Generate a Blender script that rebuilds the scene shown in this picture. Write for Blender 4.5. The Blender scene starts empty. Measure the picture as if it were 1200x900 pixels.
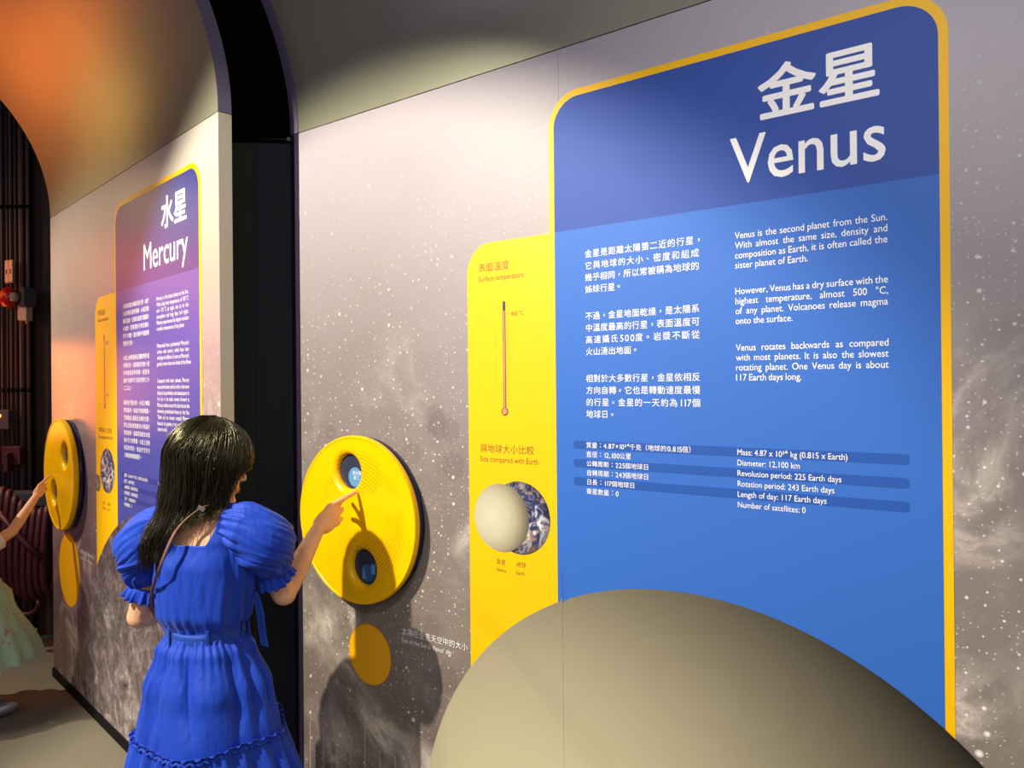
import bpy, bmesh, math, random
from math import sin, cos, pi, radians, sqrt, atan2
from mathutils import Vector as V, Matrix, noise

# ------------------------------------------------------------------ camera, world, lights
sc = bpy.context.scene
COL = bpy.context.collection
HC = 1.5
cam_d = bpy.data.cameras.new('camera'); cam = bpy.data.objects.new('camera', cam_d); COL.objects.link(cam)
cam_d.sensor_fit = 'HORIZONTAL'; cam_d.sensor_width = 36.0; cam_d.lens = 870 / 1200 * 36.0
cam_d.clip_start = 0.02
PITCH, ROLL = radians(.11), radians(-.53)
cam.matrix_world = Matrix.Translation((0, 0, HC)) @ Matrix.Rotation(radians(90) + PITCH, 4, 'X') @ Matrix.Rotation(ROLL, 4, 'Z')
sc.camera = cam
sc.view_settings.view_transform = 'Standard'
sc.view_settings.look = 'None'
sc.view_settings.gamma = 1.0
sc.view_settings.use_curve_mapping = False
sc.view_settings.exposure = 0.52
sc.cycles.max_bounces = 6

w = bpy.data.worlds.new('world'); sc.world = w; w.use_nodes = True
w.node_tree.nodes['Background'].inputs[0].default_value = (.50, .43, .52, 1)
w.node_tree.nodes['Background'].inputs[1].default_value = .32

def look(o, target):
    o.rotation_euler = (V(target) - o.location).to_track_quat('-Z', 'Y').to_euler()

def spot(name, loc, target, power, size_deg, blend, col, radius=.03):
    l = bpy.data.lights.new(name, 'SPOT'); l.energy = power; l.spot_size = radians(size_deg); l.spot_blend = blend
    l.color = col; l.shadow_soft_size = radius
    o = bpy.data.objects.new(name, l); COL.objects.link(o); o.location = loc; look(o, target); return o

def area(name, loc, target, power, sx, sy, col):
    l = bpy.data.lights.new(name, 'AREA'); l.energy = power; l.shape = 'RECTANGLE'; l.size = sx; l.size_y = sy; l.color = col
    o = bpy.data.objects.new(name, l); COL.objects.link(o); o.location = loc; look(o, target); return o

# two walls of the tunnel: direction angle and distance from the camera
T1, D1 = radians(54.08), 1.6904
T2, D2 = radians(44.71), 1.0250
def frame(th, D):
    u = V((sin(th), -cos(th), 0)); n = V((cos(th), sin(th), 0))
    m = Matrix(((u.x, 0, -n.x, n.x*D), (u.y, 0, -n.y, n.y*D), (0, 1, 0, 0), (0, 0, 0, 1)))
    return m
W1, W2 = frame(T1, D1), frame(T2, D2)      # local x along the wall, y up, z out into the room
def on(W, s, h, off=0): return W @ V((s, h, off))
def at(px, py, Y):                          # a photo point at depth Y
    x = (px-600)/870; y = -(py-450)/870
    c, s = cos(ROLL), sin(ROLL); x, y = c*x - s*y, s*x + c*y
    c, s = cos(PITCH), sin(PITCH); d = V((x, c - s*y, s + c*y))
    return V((0, 0, HC)) + d*(Y/d.y)

WARM = (1.0, .90, .70)
KEY1 = on(W1, -2.25, 2.97, 2.30)
spot('track_spot_disc', KEY1, on(W1, -1.75, .80), 420, 67, .35, WARM, .022)
spot('track_spot_panel', (-.60, -.45, 3.10), on(W1, -.45, 1.25), 105, 62, .9, (1, .97, .93), .08)
spot('track_spot_far_disc', on(W2, -4.95, 2.95, 1.6), on(W2, -3.80, .95), 160, 74, .8, WARM, .03)
spot('track_spot_floor', (-2.2, .9, 2.95), (-1.75, 2.15, 0), 120, 36, .12, WARM, .03)
area('orange_flood', (-4.75, 4.20, 2.45), (-2.1, 3.3, 2.8), 7, .9, .5, (1, .20, .02))
area('amber_flood', (-4.75, 4.25, 3.00), (-2.1, 3.3, 2.6), 2.2, .12, .45, (1, .55, .12))
area('orange_low_flood', (-3.5, 4.45, 1.5), (-2.0, 3.4, 1.5), 5, .5, .6, (1, .24, .04))
spot('umber_wash', (-3.9, 3.2, 2.7), (-2.95, 4.5, 1.7), 22, 60, .9, (1, .42, .16), .1)  # added spot that brightens the otherwise dark umber back wall
spot('pink_wash', on(W2, -5.2, 1.9, 1.7), on(W2, -3.3, 1.45), 30, 38, 1.0, (1, .22, .55), .15)
area('violet_room_glow', (-3.6, -.2, 2.3), (-.4, 2.6, 2.2), 12, 1.6, 1.2, (.72, .62, 1))
area('room_glow', (.2, -1.4, 2.6), (-.2, 2.2, 2.0), 10, 2.0, 1.0, (1, .97, .88))

# ------------------------------------------------------------------ helpers
def lin(c):
    return tuple(((x/255)/12.92 if x/255 <= .04045 else ((x/255+.055)/1.055)**2.4) for x in c) + (1,)
MATS = {}
def mat(name, col, rough=.5, metal=0, spec=.5, **kw):
    m = bpy.data.materials.new(name); m.use_nodes = True; b = m.node_tree.nodes['Principled BSDF']
    b.inputs['Base Color'].default_value = col; b.inputs['Roughness'].default_value = rough
    b.inputs['Metallic'].default_value = metal; b.inputs['Specular IOR Level'].default_value = spec
    for k, v in kw.items(): b.inputs[k.replace('_', ' ')].default_value = v
    MATS[name] = m; return m
class N:
    def __init__(s, m): s.t = m.node_tree; s.b = s.t.nodes['Principled BSDF']
    def n(s, typ, **kw):
        x = s.t.nodes.new(typ)
        for k, v in kw.items():
            if hasattr(x, k) and not k[0].isupper(): setattr(x, k, v)
            else: x.inputs[k].default_value = v
        return x
    def l(s, a, b): s.t.links.new(a, b)
    def math(s, op, a, b=None, clamp=False):
        x = s.t.nodes.new('ShaderNodeMath'); x.operation = op; x.use_clamp = clamp
        for i, v in enumerate((a, b)):
            if v is None: continue
            if isinstance(v, (int, float)): x.inputs[i].default_value = v
            else: s.l(v, x.inputs[i])
        return x.outputs[0]
    def mix(s, f, a, b, blend='MIX'):
        x = s.t.nodes.new('ShaderNodeMix'); x.data_type = 'RGBA'; x.blend_type = blend
        for i, v in ((0, f), (6, a), (7, b)):
            if isinstance(v, (int, float, tuple)): x.inputs[i].default_value = v
            else: s.l(v, x.inputs[i])
        return x.outputs[2]
    def ramp(s, f, stops):
        x = s.t.nodes.new('ShaderNodeValToRGB'); e = x.color_ramp.elements
        while len(e) < len(stops): e.new(.5)
        for i, (p, c) in enumerate(stops): e[i].position = p; e[i].color = c
        s.l(f, x.inputs[0]); return x.outputs[0]
    def obj(s): return s.t.nodes.new('ShaderNodeTexCoord').outputs['Object']
    def noise(s, vec, scale, detail=3, rough=.5, dist=0):
        x = s.t.nodes.new('ShaderNodeTexNoise'); x.inputs['Scale'].default_value = scale; x.inputs['Detail'].default_value = detail
        x.inputs['Roughness'].default_value = rough; x.inputs['Distortion'].default_value = dist
        s.l(vec, x.inputs['Vector']); return x.outputs['Fac']
    def bump(s, h, strength=.2, dist=.01):
        x = s.t.nodes.new('ShaderNodeBump'); x.inputs['Strength'].default_value = strength; x.inputs['Distance'].default_value = dist
        s.l(h, x.inputs['Height']); s.l(x.outputs[0], s.b.inputs['Normal'])

def tag(o, label=None, cat=None, group=None, kind=None):
    for k, v in (('label', label), ('category', cat), ('group', group), ('kind', kind)):
        if v: o[k] = v
    return o
def empty(name, label, cat, M=None, group=None):
    o = bpy.data.objects.new(name, None); COL.objects.link(o); o.empty_display_size = .05
    if M is not None: o.matrix_world = M
    return tag(o, label, cat, group)
def link(name, me, m, parent=None, M=None, smooth=False):
    """M is local to the parent when there is one, else world"""
    o = bpy.data.objects.new(name, me); COL.objects.link(o)
    if m is not None and not len(me.materials): me.materials.append(m)
    if parent: o.parent = parent
    if M is not None:
        if parent: o.matrix_local = M
        else: o.matrix_world = M
    if smooth:
        for p in me.polygons: p.use_smooth = True
    return o
def fin(name, bm, m, parent=None, M=None, smooth=False, recalc=True):
    if recalc: bmesh.ops.recalc_face_normals(bm, faces=bm.faces)
    me = bpy.data.meshes.new(name); bm.to_mesh(me); bm.free()
    return link(name, me, m, parent, M, smooth)
def box_bm(bm, x0, x1, y0, y1, z0, z1, bev=0):
    r = bmesh.ops.create_cube(bm, size=1, matrix=Matrix.Translation(((x0+x1)/2, (y0+y1)/2, (z0+z1)/2)) @ Matrix.Diagonal((x1-x0, y1-y0, z1-z0, 1)))
    if bev:
        es = list({e for v in r['verts'] for e in v.link_edges})
        bmesh.ops.bevel(bm, geom=es, offset=bev, segments=2, affect='EDGES', profile=.6)
def box(name, m, x0, x1, y0, y1, z0, z1, parent=None, M=None, bev=0):
    bm = bmesh.new(); box_bm(bm, x0, x1, y0, y1, z0, z1, bev); return fin(name, bm, m, parent, M)
def poly(name, pts, z0, z1, m, parent=None, M=None):
    """a flat plate with outline pts between z0 and z1"""
    bm = bmesh.new(); n = len(pts)
    a = [bm.verts.new((x, y, z0)) for x, y in pts]; b = [bm.verts.new((x, y, z1)) for x, y in pts]
    bm.faces.new(b); bm.faces.new(a[::-1])
    for i in range(n): bm.faces.new((a[i], a[(i+1) % n], b[(i+1) % n], b[i]))
    return fin(name, bm, m, parent, M)
def rrect(x0, x1, y0, y1, tl=0, tr=0, br=0, bl=0, n=14):
    P = []
    for cx, cy, r, a0 in ((x1-tr, y1-tr, tr, 0), (x0+tl, y1-tl, tl, 90), (x0+bl, y0+bl, bl, 180), (x1-br, y0+br, br, 270)):
        if r == 0: P.append((cx, cy)); continue
        for i in range(n+1):
            a = radians(a0 + 90*i/n); P.append((cx + r*cos(a), cy + r*sin(a)))
    return P
def circ(cx, cy, r, n=64): return [(cx + r*cos(2*pi*i/n), cy + r*sin(2*pi*i/n)) for i in range(n)]
def tube(bm, pts, radii, seg=8, cap=True):
    rings = []; up = V((0, 0, 1)); prev = None
    for i, p in enumerate(pts):
        d = (pts[min(i+1, len(pts)-1)] - pts[max(i-1, 0)]).normalized()
        if prev is None: x = d.cross(up if abs(d.z) < .9 else V((1, 0, 0))).normalized()
        else: x = (prev - d*prev.dot(d)).normalized()
        prev = x; y = d.cross(x); r = radii[i] if isinstance(radii, (list, tuple)) else radii
        rings.append([bm.verts.new(p + (x*cos(2*pi*k/seg) + y*sin(2*pi*k/seg))*r) for k in range(seg)])
    for a, b in zip(rings, rings[1:]):
        for k in range(seg): bm.faces.new((a[k], a[(k+1) % seg], b[(k+1) % seg], b[k]))
    if cap: bm.faces.new(rings[0][::-1]); bm.faces.new(rings[-1])
def lathe_bm(bm, prof, seg=48):
    """profile of (radius, z) turned about local z"""
    rings = []
    for r, z in prof:
        rings.append([bm.verts.new((0, 0, z))] if r < 1e-6 else [bm.verts.new((r*cos(2*pi*k/seg), r*sin(2*pi*k/seg), z)) for k in range(seg)])
    for a, b in zip(rings, rings[1:]):
        if len(a) == 1 and len(b) == 1: continue
        for k in range(seg):
            k2 = (k+1) % seg
            if len(a) == 1: bm.faces.new((a[0], b[k2], b[k]))
            elif len(b) == 1: bm.faces.new((a[k], a[k2], b[0]))
            else: bm.faces.new((a[k], a[k2], b[k2], b[k]))
def lathe(name, prof, m, parent=None, M=None, seg=48):
    bm = bmesh.new(); lathe_bm(bm, prof, seg); return fin(name, bm, m, parent, M, smooth=True)
def capsule(bm, p0, p1, r0, r1, seg=14):
    p0, p1 = V(p0), V(p1)
    for p, r in ((p0, r0), (p1, r1)):
        bmesh.ops.create_icosphere(bm, subdivisions=2 if r < .03 else 3, radius=r, matrix=Matrix.Translation(p))
    d = p1 - p0
    if d.length > 1e-4:
        q = d.to_track_quat('Z', 'Y').to_matrix().to_4x4()
        bmesh.ops.create_cone(bm, cap_ends=True, segments=seg, radius1=r0*.985, radius2=r1*.985, depth=d.length, matrix=Matrix.Translation((p0+p1)/2) @ q)
def ell(bm, c, ax, rad, sub=3):
    """ellipsoid: ax = three unit axes, rad = three radii"""
    M = Matrix(((ax[0].x*rad[0], ax[1].x*rad[1], ax[2].x*rad[2], c.x), (ax[0].y*rad[0], ax[1].y*rad[1], ax[2].y*rad[2], c.y),
                (ax[0].z*rad[0], ax[1].z*rad[1], ax[2].z*rad[2], c.z), (0, 0, 0, 1)))
    bmesh.ops.create_icosphere(bm, subdivisions=sub, radius=1, matrix=M)
def fuse(name, bm, m, parent, voxel=.003, smooth=4):
    """one continuous skin over overlapping solids"""
    me = bpy.data.meshes.new(name); bmesh.ops.recalc_face_normals(bm, faces=bm.faces); bm.to_mesh(me); bm.free()
    o = bpy.data.objects.new(name, me); COL.objects.link(o)
    r = o.modifiers.new('r', 'REMESH'); r.mode = 'VOXEL'; r.voxel_size = voxel; r.use_smooth_shade = True
    s = o.modifiers.new('s', 'SMOOTH'); s.iterations = smooth; s.factor = .5
    bpy.context.view_layer.update()
    me2 = bpy.data.meshes.new_from_object(o.evaluated_get(bpy.context.evaluated_depsgraph_get()))
    bpy.data.objects.remove(o); bpy.data.meshes.remove(me); me2.name = name
    me2.materials.clear()
    return link(name, me2, m, parent, smooth=True)

# text --------------------------------------------------------------
_cache = {}
def glyph_mesh(body, offset=0.0, outline=False):
    key = (body, offset, outline)
    if key in _cache: return _cache[key]
    c = bpy.data.curves.new('t', 'FONT'); c.body = body; c.size = 1; c.resolution_u = 3; c.offset = offset
    if outline: c.fill_mode = 'NONE'; c.bevel_depth = .02; c.bevel_resolution = 0
    o = bpy.data.objects.new('t', c); COL.objects.link(o); bpy.context.view_layer.update()
    me = bpy.data.meshes.new_from_object(o.evaluated_get(bpy.context.evaluated_depsgraph_get()))
    bpy.data.objects.remove(o); bpy.data.curves.remove(c)
    co = [(v.co.x, v.co.y) for v in me.vertices]; fs = [tuple(p.vertices) for p in me.polygons]
    bpy.data.meshes.remove(me)
    xs = [p[0] for p in co] or [0, .3]; ys = [p[1] for p in co] or [0, .7]
    _cache[key] = (co, fs, min(xs), max(xs), min(ys), max(ys)); return _cache[key]
class Text:
    """collects flat printed lettering in wall coordinates as one part"""
    def __init__(s, z): s.v = []; s.f = []; s.z = z
    def put(s, g, x, y, sx, sy):
        co, fs = g[0], g[1]; b = len(s.v)
        s.v += [(x + cx*sx, y + cy*sy, s.z) for cx, cy in co]; s.f += [tuple(i+b for i in f) for f in fs]
    def fit(s, body, x0, x1, y0, y1, bold=0.0):                          # fill a box with the ink
        g = glyph_mesh(body, 0); sx = (x1-x0)/(g[3]-g[2]); sy = (y1-y0)/(g[5]-g[4])
        for i in range(8 if bold else 1):
            s.put(g, x0 - g[2]*sx + bold*cos(i*pi/4), y0 - g[4]*sy + bold*sin(i*pi/4), sx, sy); s.bump()
    def bump(s): s.z += .000004
    def line(s, body, x, y, size, squeeze=1, offset=0):               # left aligned, y = middle of the line
        g = glyph_mesh(body, offset); s.put(g, x - g[2]*size*squeeze, y - .35*size, size*squeeze, size)
        return (g[3]-g[2])*size*squeeze
    def cjk(s, body, x, y, pitch, k=1.0, offset=0, x1=None):           # one glyph per pitch; digits and Latin run on
        extra = 0
        if x1 is not None: extra = (x1 - Text(0).cjk(body, x, y, pitch, k))/(len(body)-1)
        p0 = pitch
        for ch in body:
            if ch == ' ': x += pitch*.3; continue
            wide = ord(ch) > 0x2E80; g = glyph_mesh(ch, offset)
            if wide:
                sz = pitch*k*.98; dx, dy = (.26, .27) if ch in '，。、' else (.30, .10) if ch == '：' else (0, 0); s.put(g, x + dx*sz, y - .36*sz + dy*sz, sz, sz); x += pitch + extra
            else:
                sz = pitch*1.10; s.put(g, x + pitch*.08, y - .35*sz, sz*.95, sz); x += (g[3]+.06)*sz*.95 + pitch*.02 + extra
        return x
    def justify(s, body, x0, x1, y, size, last=False, offset=0, squeeze=.9):
        ws = body.split(' '); gs = [glyph_mesh(q, offset) for q in ws]; wd = [(g[3]-g[2])*size*squeeze for g in gs]
        tot = sum(wd); gap = (x1-x0-tot)/max(1, len(ws)-1); nat = size*.27
        k = 1
        if last: gap = nat
        elif gap < nat*.7: k = (x1-x0-nat*.7*(len(ws)-1))/tot; gap = nat*.7
        x = x0
        for g, q in zip(gs, wd):
            s.put(g, x - g[2]*size*squeeze*k, y - .33*size, size*squeeze*k, size); x += q*k + gap
    def build(s, name, m, parent, label=None):
        me = bpy.data.meshes.new(name); me.from_pydata(s.v, [], s.f); me.update()
        o = link(name, me, m, parent)
        if label: o['label'] = label
        return o

# ------------------------------------------------------------------ materials
def starfield(name, base_stops, neb, seed, rough):
    m = mat(name, (.3, .3, .3, 1), rough, spec=.45); k = N(m); o = k.obj()
    mp = k.n('ShaderNodeMapping'); mp.inputs['Location'].default_value = (seed, seed*.7, 0); k.l(o, mp.inputs[0]); vec = mp.outputs[0]
    sep = k.n('ShaderNodeSeparateXYZ'); k.l(o, sep.inputs[0])
    hgt = k.math('DIVIDE', sep.outputs[1], 2.4)
    wob = k.math('ADD', hgt, k.math('MULTIPLY', k.math('SUBTRACT', k.noise(vec, 1.3, 3), .5), .30))
    col = k.ramp(wob, base_stops)
    # nebula wisps, thickest in the lower half
    n1 = k.noise(vec, 2.6, 7, .62, .9); ridge = k.math('SUBTRACT', 1, k.math('MULTIPLY', k.math('ABSOLUTE', k.math('SUBTRACT', n1, .5)), 9), True)
    n2 = k.ramp(k.noise(vec, 1.9, 3), [(.52, (0, 0, 0, 1)), (.68, (1, 1, 1, 1))])
    low = k.ramp(hgt, [(.28, (1, 1, 1, 1)), (.72, (0, 0, 0, 1))])
    f = k.math('MULTIPLY', k.math('MULTIPLY', k.math('MULTIPLY', k.math('POWER', ridge, 2), n2), low), neb)
    col = k.mix(f, col, lin((236, 226, 215)))
    hz = k.math('MULTIPLY', k.math('MULTIPLY', k.ramp(k.noise(vec, 5, 6, .7), [(.5, (0, 0, 0, 1)), (.8, (1, 1, 1, 1))]), low), .35*neb)
    col = k.mix(hz, col, lin((205, 196, 190)))
    for scale, thr, size, amt in ((36, .60, .13, .85), (15, .78, .09, .95), (80, .62, .17, .5), (6, .82, .055, 1)):
        vo = k.n('ShaderNodeTexVoronoi'); vo.voronoi_dimensions = '2D'; vo.inputs['Scale'].default_value = scale
        k.l(vec, vo.inputs['Vector'])
        sp = k.n('ShaderNodeSeparateColor'); k.l(vo.outputs['Color'], sp.inputs[0])
        sel = k.math('GREATER_THAN', sp.outputs[0], thr)
        rad = k.math('MULTIPLY', k.math('ADD', k.math('MULTIPLY', sp.outputs[1], .8), .35), size)
        d = k.math('SUBTRACT', 1, k.math('DIVIDE', vo.outputs['Distance'], rad), True)
        fade = k.ramp(hgt, [(.55, (1, 1, 1, 1)), (.92, (.12, .12, .12, 1))])
        a = k.math('MULTIPLY', k.math('MULTIPLY', k.math('MULTIPLY', k.math('POWER', d, .6), sel), amt), fade)
        col = k.mix(a, col, (.95, .93, .9, 1))
    k.l(col, k.b.inputs['Base Color'])
    k.bump(k.noise(o, 900, 1), .02, .001)
    return m
M_STAR1 = starfield('starfield_print', [(0, lin((92, 80, 82))), (.3, lin((128, 118, 110))), (.55, lin((126, 117, 116))), (.8, lin((150, 143, 148))), (1, lin((166, 160, 172)))], 1.1, 3.1, .5)
M_STAR2 = starfield('starfield_print_far', [(0, lin((96, 72, 78))), (.3, lin((124, 98, 104))), (.55, lin((140, 120, 124))), (.8, lin((170, 160, 152))), (1, lin((186, 180, 172)))], .8, 11.7, .30)
M_YEL = mat('yellow_print', lin((238, 184, 0)), .5, spec=.3)
M_BLUE = mat('blue_print', lin((48, 102, 190)), .56, spec=.3)
M_BLUEH = mat('dark_blue_print', lin((44, 76, 160)), .58, spec=.3)
M_ROW = mat('row_print', lin((36, 82, 165)), .46, spec=.3)
M_BLUE2 = mat('indigo_print', lin((66, 74, 158)), .33)
M_BLUEH2 = mat('dark_indigo_print', lin((40, 52, 128)), .33)
M_ROW2 = mat('indigo_row_print', lin((54, 62, 140)), .33)
M_WHITE = mat('white_ink', (.88, .88, .88, 1), .5)
M_BROWNINK = mat('brown_ink', lin((92, 52, 8)), .6)
M_NAVYINK = mat('navy_ink', lin((25, 30, 80)), .5)
M_TICK = mat('tick_ink', lin((185, 148, 30)), .6)
M_SALMON = mat('salmon_ink', lin((240, 135, 95)), .5)
M_FAINT = mat('faint_ink', lin((150, 138, 142)), .6)
M_SILVER = mat('pale_line_ink', lin((190, 188, 182)), .35)
M_SUN = mat('sun_print', lin((246, 180, 4)), .5)
M_RIM = mat('sun_rim_ink', lin((215, 120, 10)), .5)
M_BLACK = mat('matt_black', (.006, .006, .008, 1), .8, spec=.15)
M_DARK = mat('dark_slate_paint', (.030, .036, .046, 1), .6, spec=.3)
M_GAP = mat('gap_slate_paint', (.075, .09, .11, 1), .6, spec=.3)
M_NAVY = mat('navy_edge', (.006, .008, .05, 1), .3)
M_TRIMV = mat('violet_grey_trim', lin((105, 98, 128)), .4)
M_TRIMD = mat('dark_violet_trim', lin((40, 33, 52)), .35)
M_END = mat('pale_edge_laminate', lin((186, 180, 164)), .5)
M_SKIN = mat('skin', lin((222, 160, 112)), .5, spec=.35, Subsurface_Weight=.12)
MATS['skin'].node_tree.nodes['Principled BSDF'].inputs['Subsurface Radius'].default_value = (.02, .008, .004)
k = N(M_SKIN); k.l(k.mix(k.noise(k.obj(), 22, 4), lin((238, 188, 146)), lin((228, 172, 128))), k.b.inputs['Base Color'])

m = mat('vault_laminate', lin((130, 132, 112)), .34, .35, .5); k = N(m); o = k.obj()
k.l(k.mix(k.noise(o, 2.2, 2), lin((140, 140, 126)), lin((156, 158, 136))), k.b.inputs['Base Color'])
k.l(k.math('ADD', k.math('MULTIPLY', k.noise(o, 60, 2), .06), .28), k.b.inputs['Roughness'])
M_VAULT = m
m = mat('floor_carpet', lin((150, 145, 128)), .9, spec=.2); k = N(m); o = k.obj()
k.l(k.mix(k.noise(o, 120, 4, .7), lin((96, 92, 82)), lin((136, 130, 114))), k.b.inputs['Base Color']); k.bump(k.noise(o, 400, 2), .3, .002)
M_FLOOR = m
m = mat('umber_wall_paint', lin((74, 52, 46)), .7); k = N(m)
k.l(k.mix(k.noise(k.obj(), 3, 3), lin((62, 44, 44)), lin((82, 58, 44))), k.b.inputs['Base Color']); M_UMBER = m

# Venus disc print: a photograph of a shaded planet, drawn from the planet's own centre
def planet_print(name, dark, mid, light, cx, cy, R, tex=0, scale=6):
    m = mat(name, mid, .45, spec=.4); k = N(m); o = k.obj()
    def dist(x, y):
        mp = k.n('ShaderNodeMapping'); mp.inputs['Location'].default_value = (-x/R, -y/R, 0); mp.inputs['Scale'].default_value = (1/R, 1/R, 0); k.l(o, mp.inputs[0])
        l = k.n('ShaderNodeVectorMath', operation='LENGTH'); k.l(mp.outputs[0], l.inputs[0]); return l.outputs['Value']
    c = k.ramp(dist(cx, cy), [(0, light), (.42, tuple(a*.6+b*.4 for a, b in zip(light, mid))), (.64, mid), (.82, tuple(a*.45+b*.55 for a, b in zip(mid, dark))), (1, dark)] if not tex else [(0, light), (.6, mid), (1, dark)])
    if tex:
        n = k.noise(o, scale, 9, .68, .4)
        c = k.mix(tex, c, k.ramp(n, [(.3, (.0, .0, .0, 1)), (.5, (.25, .24, .25, 1)), (.72, (1, 1, 1, 1))]), 'OVERLAY')
        n2 = k.noise(o, scale*3, 8, .7, 1.2)
        c = k.mix(tex*.7, c, k.ramp(n2, [(.36, (.1, .1, .1, 1)), (.5, (.45, .45, .45, 1)), (.66, (1, 1, 1, 1))]), 'OVERLAY')
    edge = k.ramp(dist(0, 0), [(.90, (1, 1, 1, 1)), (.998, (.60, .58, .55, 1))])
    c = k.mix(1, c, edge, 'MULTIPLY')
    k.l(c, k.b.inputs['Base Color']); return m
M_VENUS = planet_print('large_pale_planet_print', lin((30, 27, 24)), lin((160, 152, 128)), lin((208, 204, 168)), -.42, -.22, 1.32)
M_VENUS_S = planet_print('small_pale_planet_print', lin((70, 64, 55)), lin((165, 158, 132)), lin((200, 198, 172)), -.035, 0, .0965*1.45)
M_MERC = planet_print('large_cratered_planet_print', lin((76, 68, 68)), lin((124, 112, 114)), lin((178, 168, 166)), -.3, -.2, .864*1.5, .75, 9)
M_MERC_S = planet_print('small_cratered_planet_print', lin((60, 54, 54)), lin((120, 112, 112)), lin((160, 150, 148)), 0, 0, .06, .6, 40)
m = mat('earth_print', lin((50, 60, 110)), .45); k = N(m); o = k.obj()
c = k.ramp(k.noise(o, 13, 6, .6, .5), [(.42, lin((28, 36, 84))), (.52, lin((48, 58, 100))), (.56, lin((150, 120, 96))), (.62, lin((120, 110, 84)))])
cl = k.ramp(k.noise(o, 22, 9, .68, 1.6), [(.47, (0, 0, 0, 1)), (.60, (1, 1, 1, 1))])
c = k.mix(cl, c, lin((206, 206, 212)))
l = k.n('ShaderNodeVectorMath', operation='LENGTH'); k.l(o, l.inputs[0])
c = k.mix(1, c, k.ramp(k.math('DIVIDE', l.outputs['Value'], .102), [(.7, (1, 1, 1, 1)), (1, (.25, .22, .26, 1))]), 'MULTIPLY')
k.l(c, k.b.inputs['Base Color']); M_EARTH = m

# yellow turntable: enamel with fine rust-brown ring grooves
m = mat('yellow_disc_enamel', lin((252, 200, 0)), .28, spec=.5); k = N(m); o = k.obj()
l = k.n('ShaderNodeVectorMath', operation='LENGTH'); k.l(o, l.inputs[0]); r = l.outputs['Value']
g = k.math('POWER', k.math('ABSOLUTE', k.math('SINE', k.math('MULTIPLY', k.math('ADD', r, k.math('MULTIPLY', k.noise(o, 7, 1), .012)), 285))), 10)
rm = k.ramp(r, [(.085, (0, 0, 0, 1)), (.10, (1, 1, 1, 1)), (.215, (1, 1, 1, 1)), (.235, (0, 0, 0, 1))])
nm = k.ramp(k.noise(o, 6.0, 3, .5), [(.52, (0, 0, 0, 1)), (.60, (1, 1, 1, 1))])
c = k.mix(k.math('MULTIPLY', k.math('MULTIPLY', g, rm), k.math('MULTIPLY', nm, .62)), lin((252, 196, 0)), lin((190, 105, 6)))
k.l(c, k.b.inputs['Base Color']); M_DISC = m
m = mat('hair_black', (.011, .009, .007, 1), .33, spec=.9, Specular_Tint=(1, .94, .60, 1)); k = N(m)
k.l(k.mix(k.noise(k.obj(), 60, 2), (.004, .003, .003, 1), (.026, .020, .010, 1)), k.b.inputs['Base Color']); M_HAIR = m
def cloth(name, c0, c1, rough=.62, sheen=.1, bs=.5):
    m = mat(name, c0, rough, spec=.3, Sheen_Weight=sheen); k = N(m); o = k.obj()
    k.l(k.mix(k.noise(o, 8, 3), c0, c1), k.b.inputs['Base Color'])
    mp = k.n('ShaderNodeMapping'); mp.inputs['Scale'].default_value = (1, 1, .30); k.l(o, mp.inputs[0])
    h = k.math('ADD', k.noise(mp.outputs[0], 11, 2, .5, .8), k.math('MULTIPLY', k.noise(mp.outputs[0], 30, 2, .5, 1.0), .35))
    k.bump(k.math('ADD', h, k.math('MULTIPLY', k.noise(o, 700, 1), .01)), bs, .02); return m
M_DRESS = cloth('royal_blue_cotton', lin((10, 58, 178)), lin((14, 66, 192)))
M_SASH = cloth('blue_sash_cotton', lin((24, 66, 165)), lin((34, 80, 178)))
M_MINT = cloth('mint_tulle', lin((150, 188, 160)), lin((178, 208, 178)), bs=.15)
M_CREAM = cloth('cream_jersey', lin((222, 212, 188)), lin((232, 224, 202)))
M_STRAP = mat('tan_leather', lin((120, 84, 62)), .5)
M_HOSE = mat('maroon_hose_rubber', lin((72, 16, 28)), .55)
M_RED = mat('red_enamel', lin((170, 20, 22)), .3)
M_GREYM = mat('grey_galvanised', lin((120, 112, 112)), .45, .5)
M_PLATE = mat('pale_plastic', lin((225, 190, 160)), .5)
M_CLEAR = mat('clear_lens', lin((220, 215, 210)), .1, Transmission_Weight=.6)
M_EYE = mat('eye_white', (.8, .8, .78, 1), .2); M_IRIS = mat('dark_brown_iris', (.02, .01, .006, 1), .2)
M_LIP = mat('lip_pink', lin((200, 100, 90)), .45)
M_SHOE = mat('silver_glitter_shoe', lin((170, 175, 190)), .3, .6)
M_SHOE2 = mat('white_sneaker', lin((220, 220, 218)), .5)

# ------------------------------------------------------------------ shell: floor, ceiling, walls, vaults
def struct(o): o['kind'] = 'structure'; return o
# floor
struct(box('floor', M_FLOOR, -7, 4, -3, 7, -.05, 0))

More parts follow.
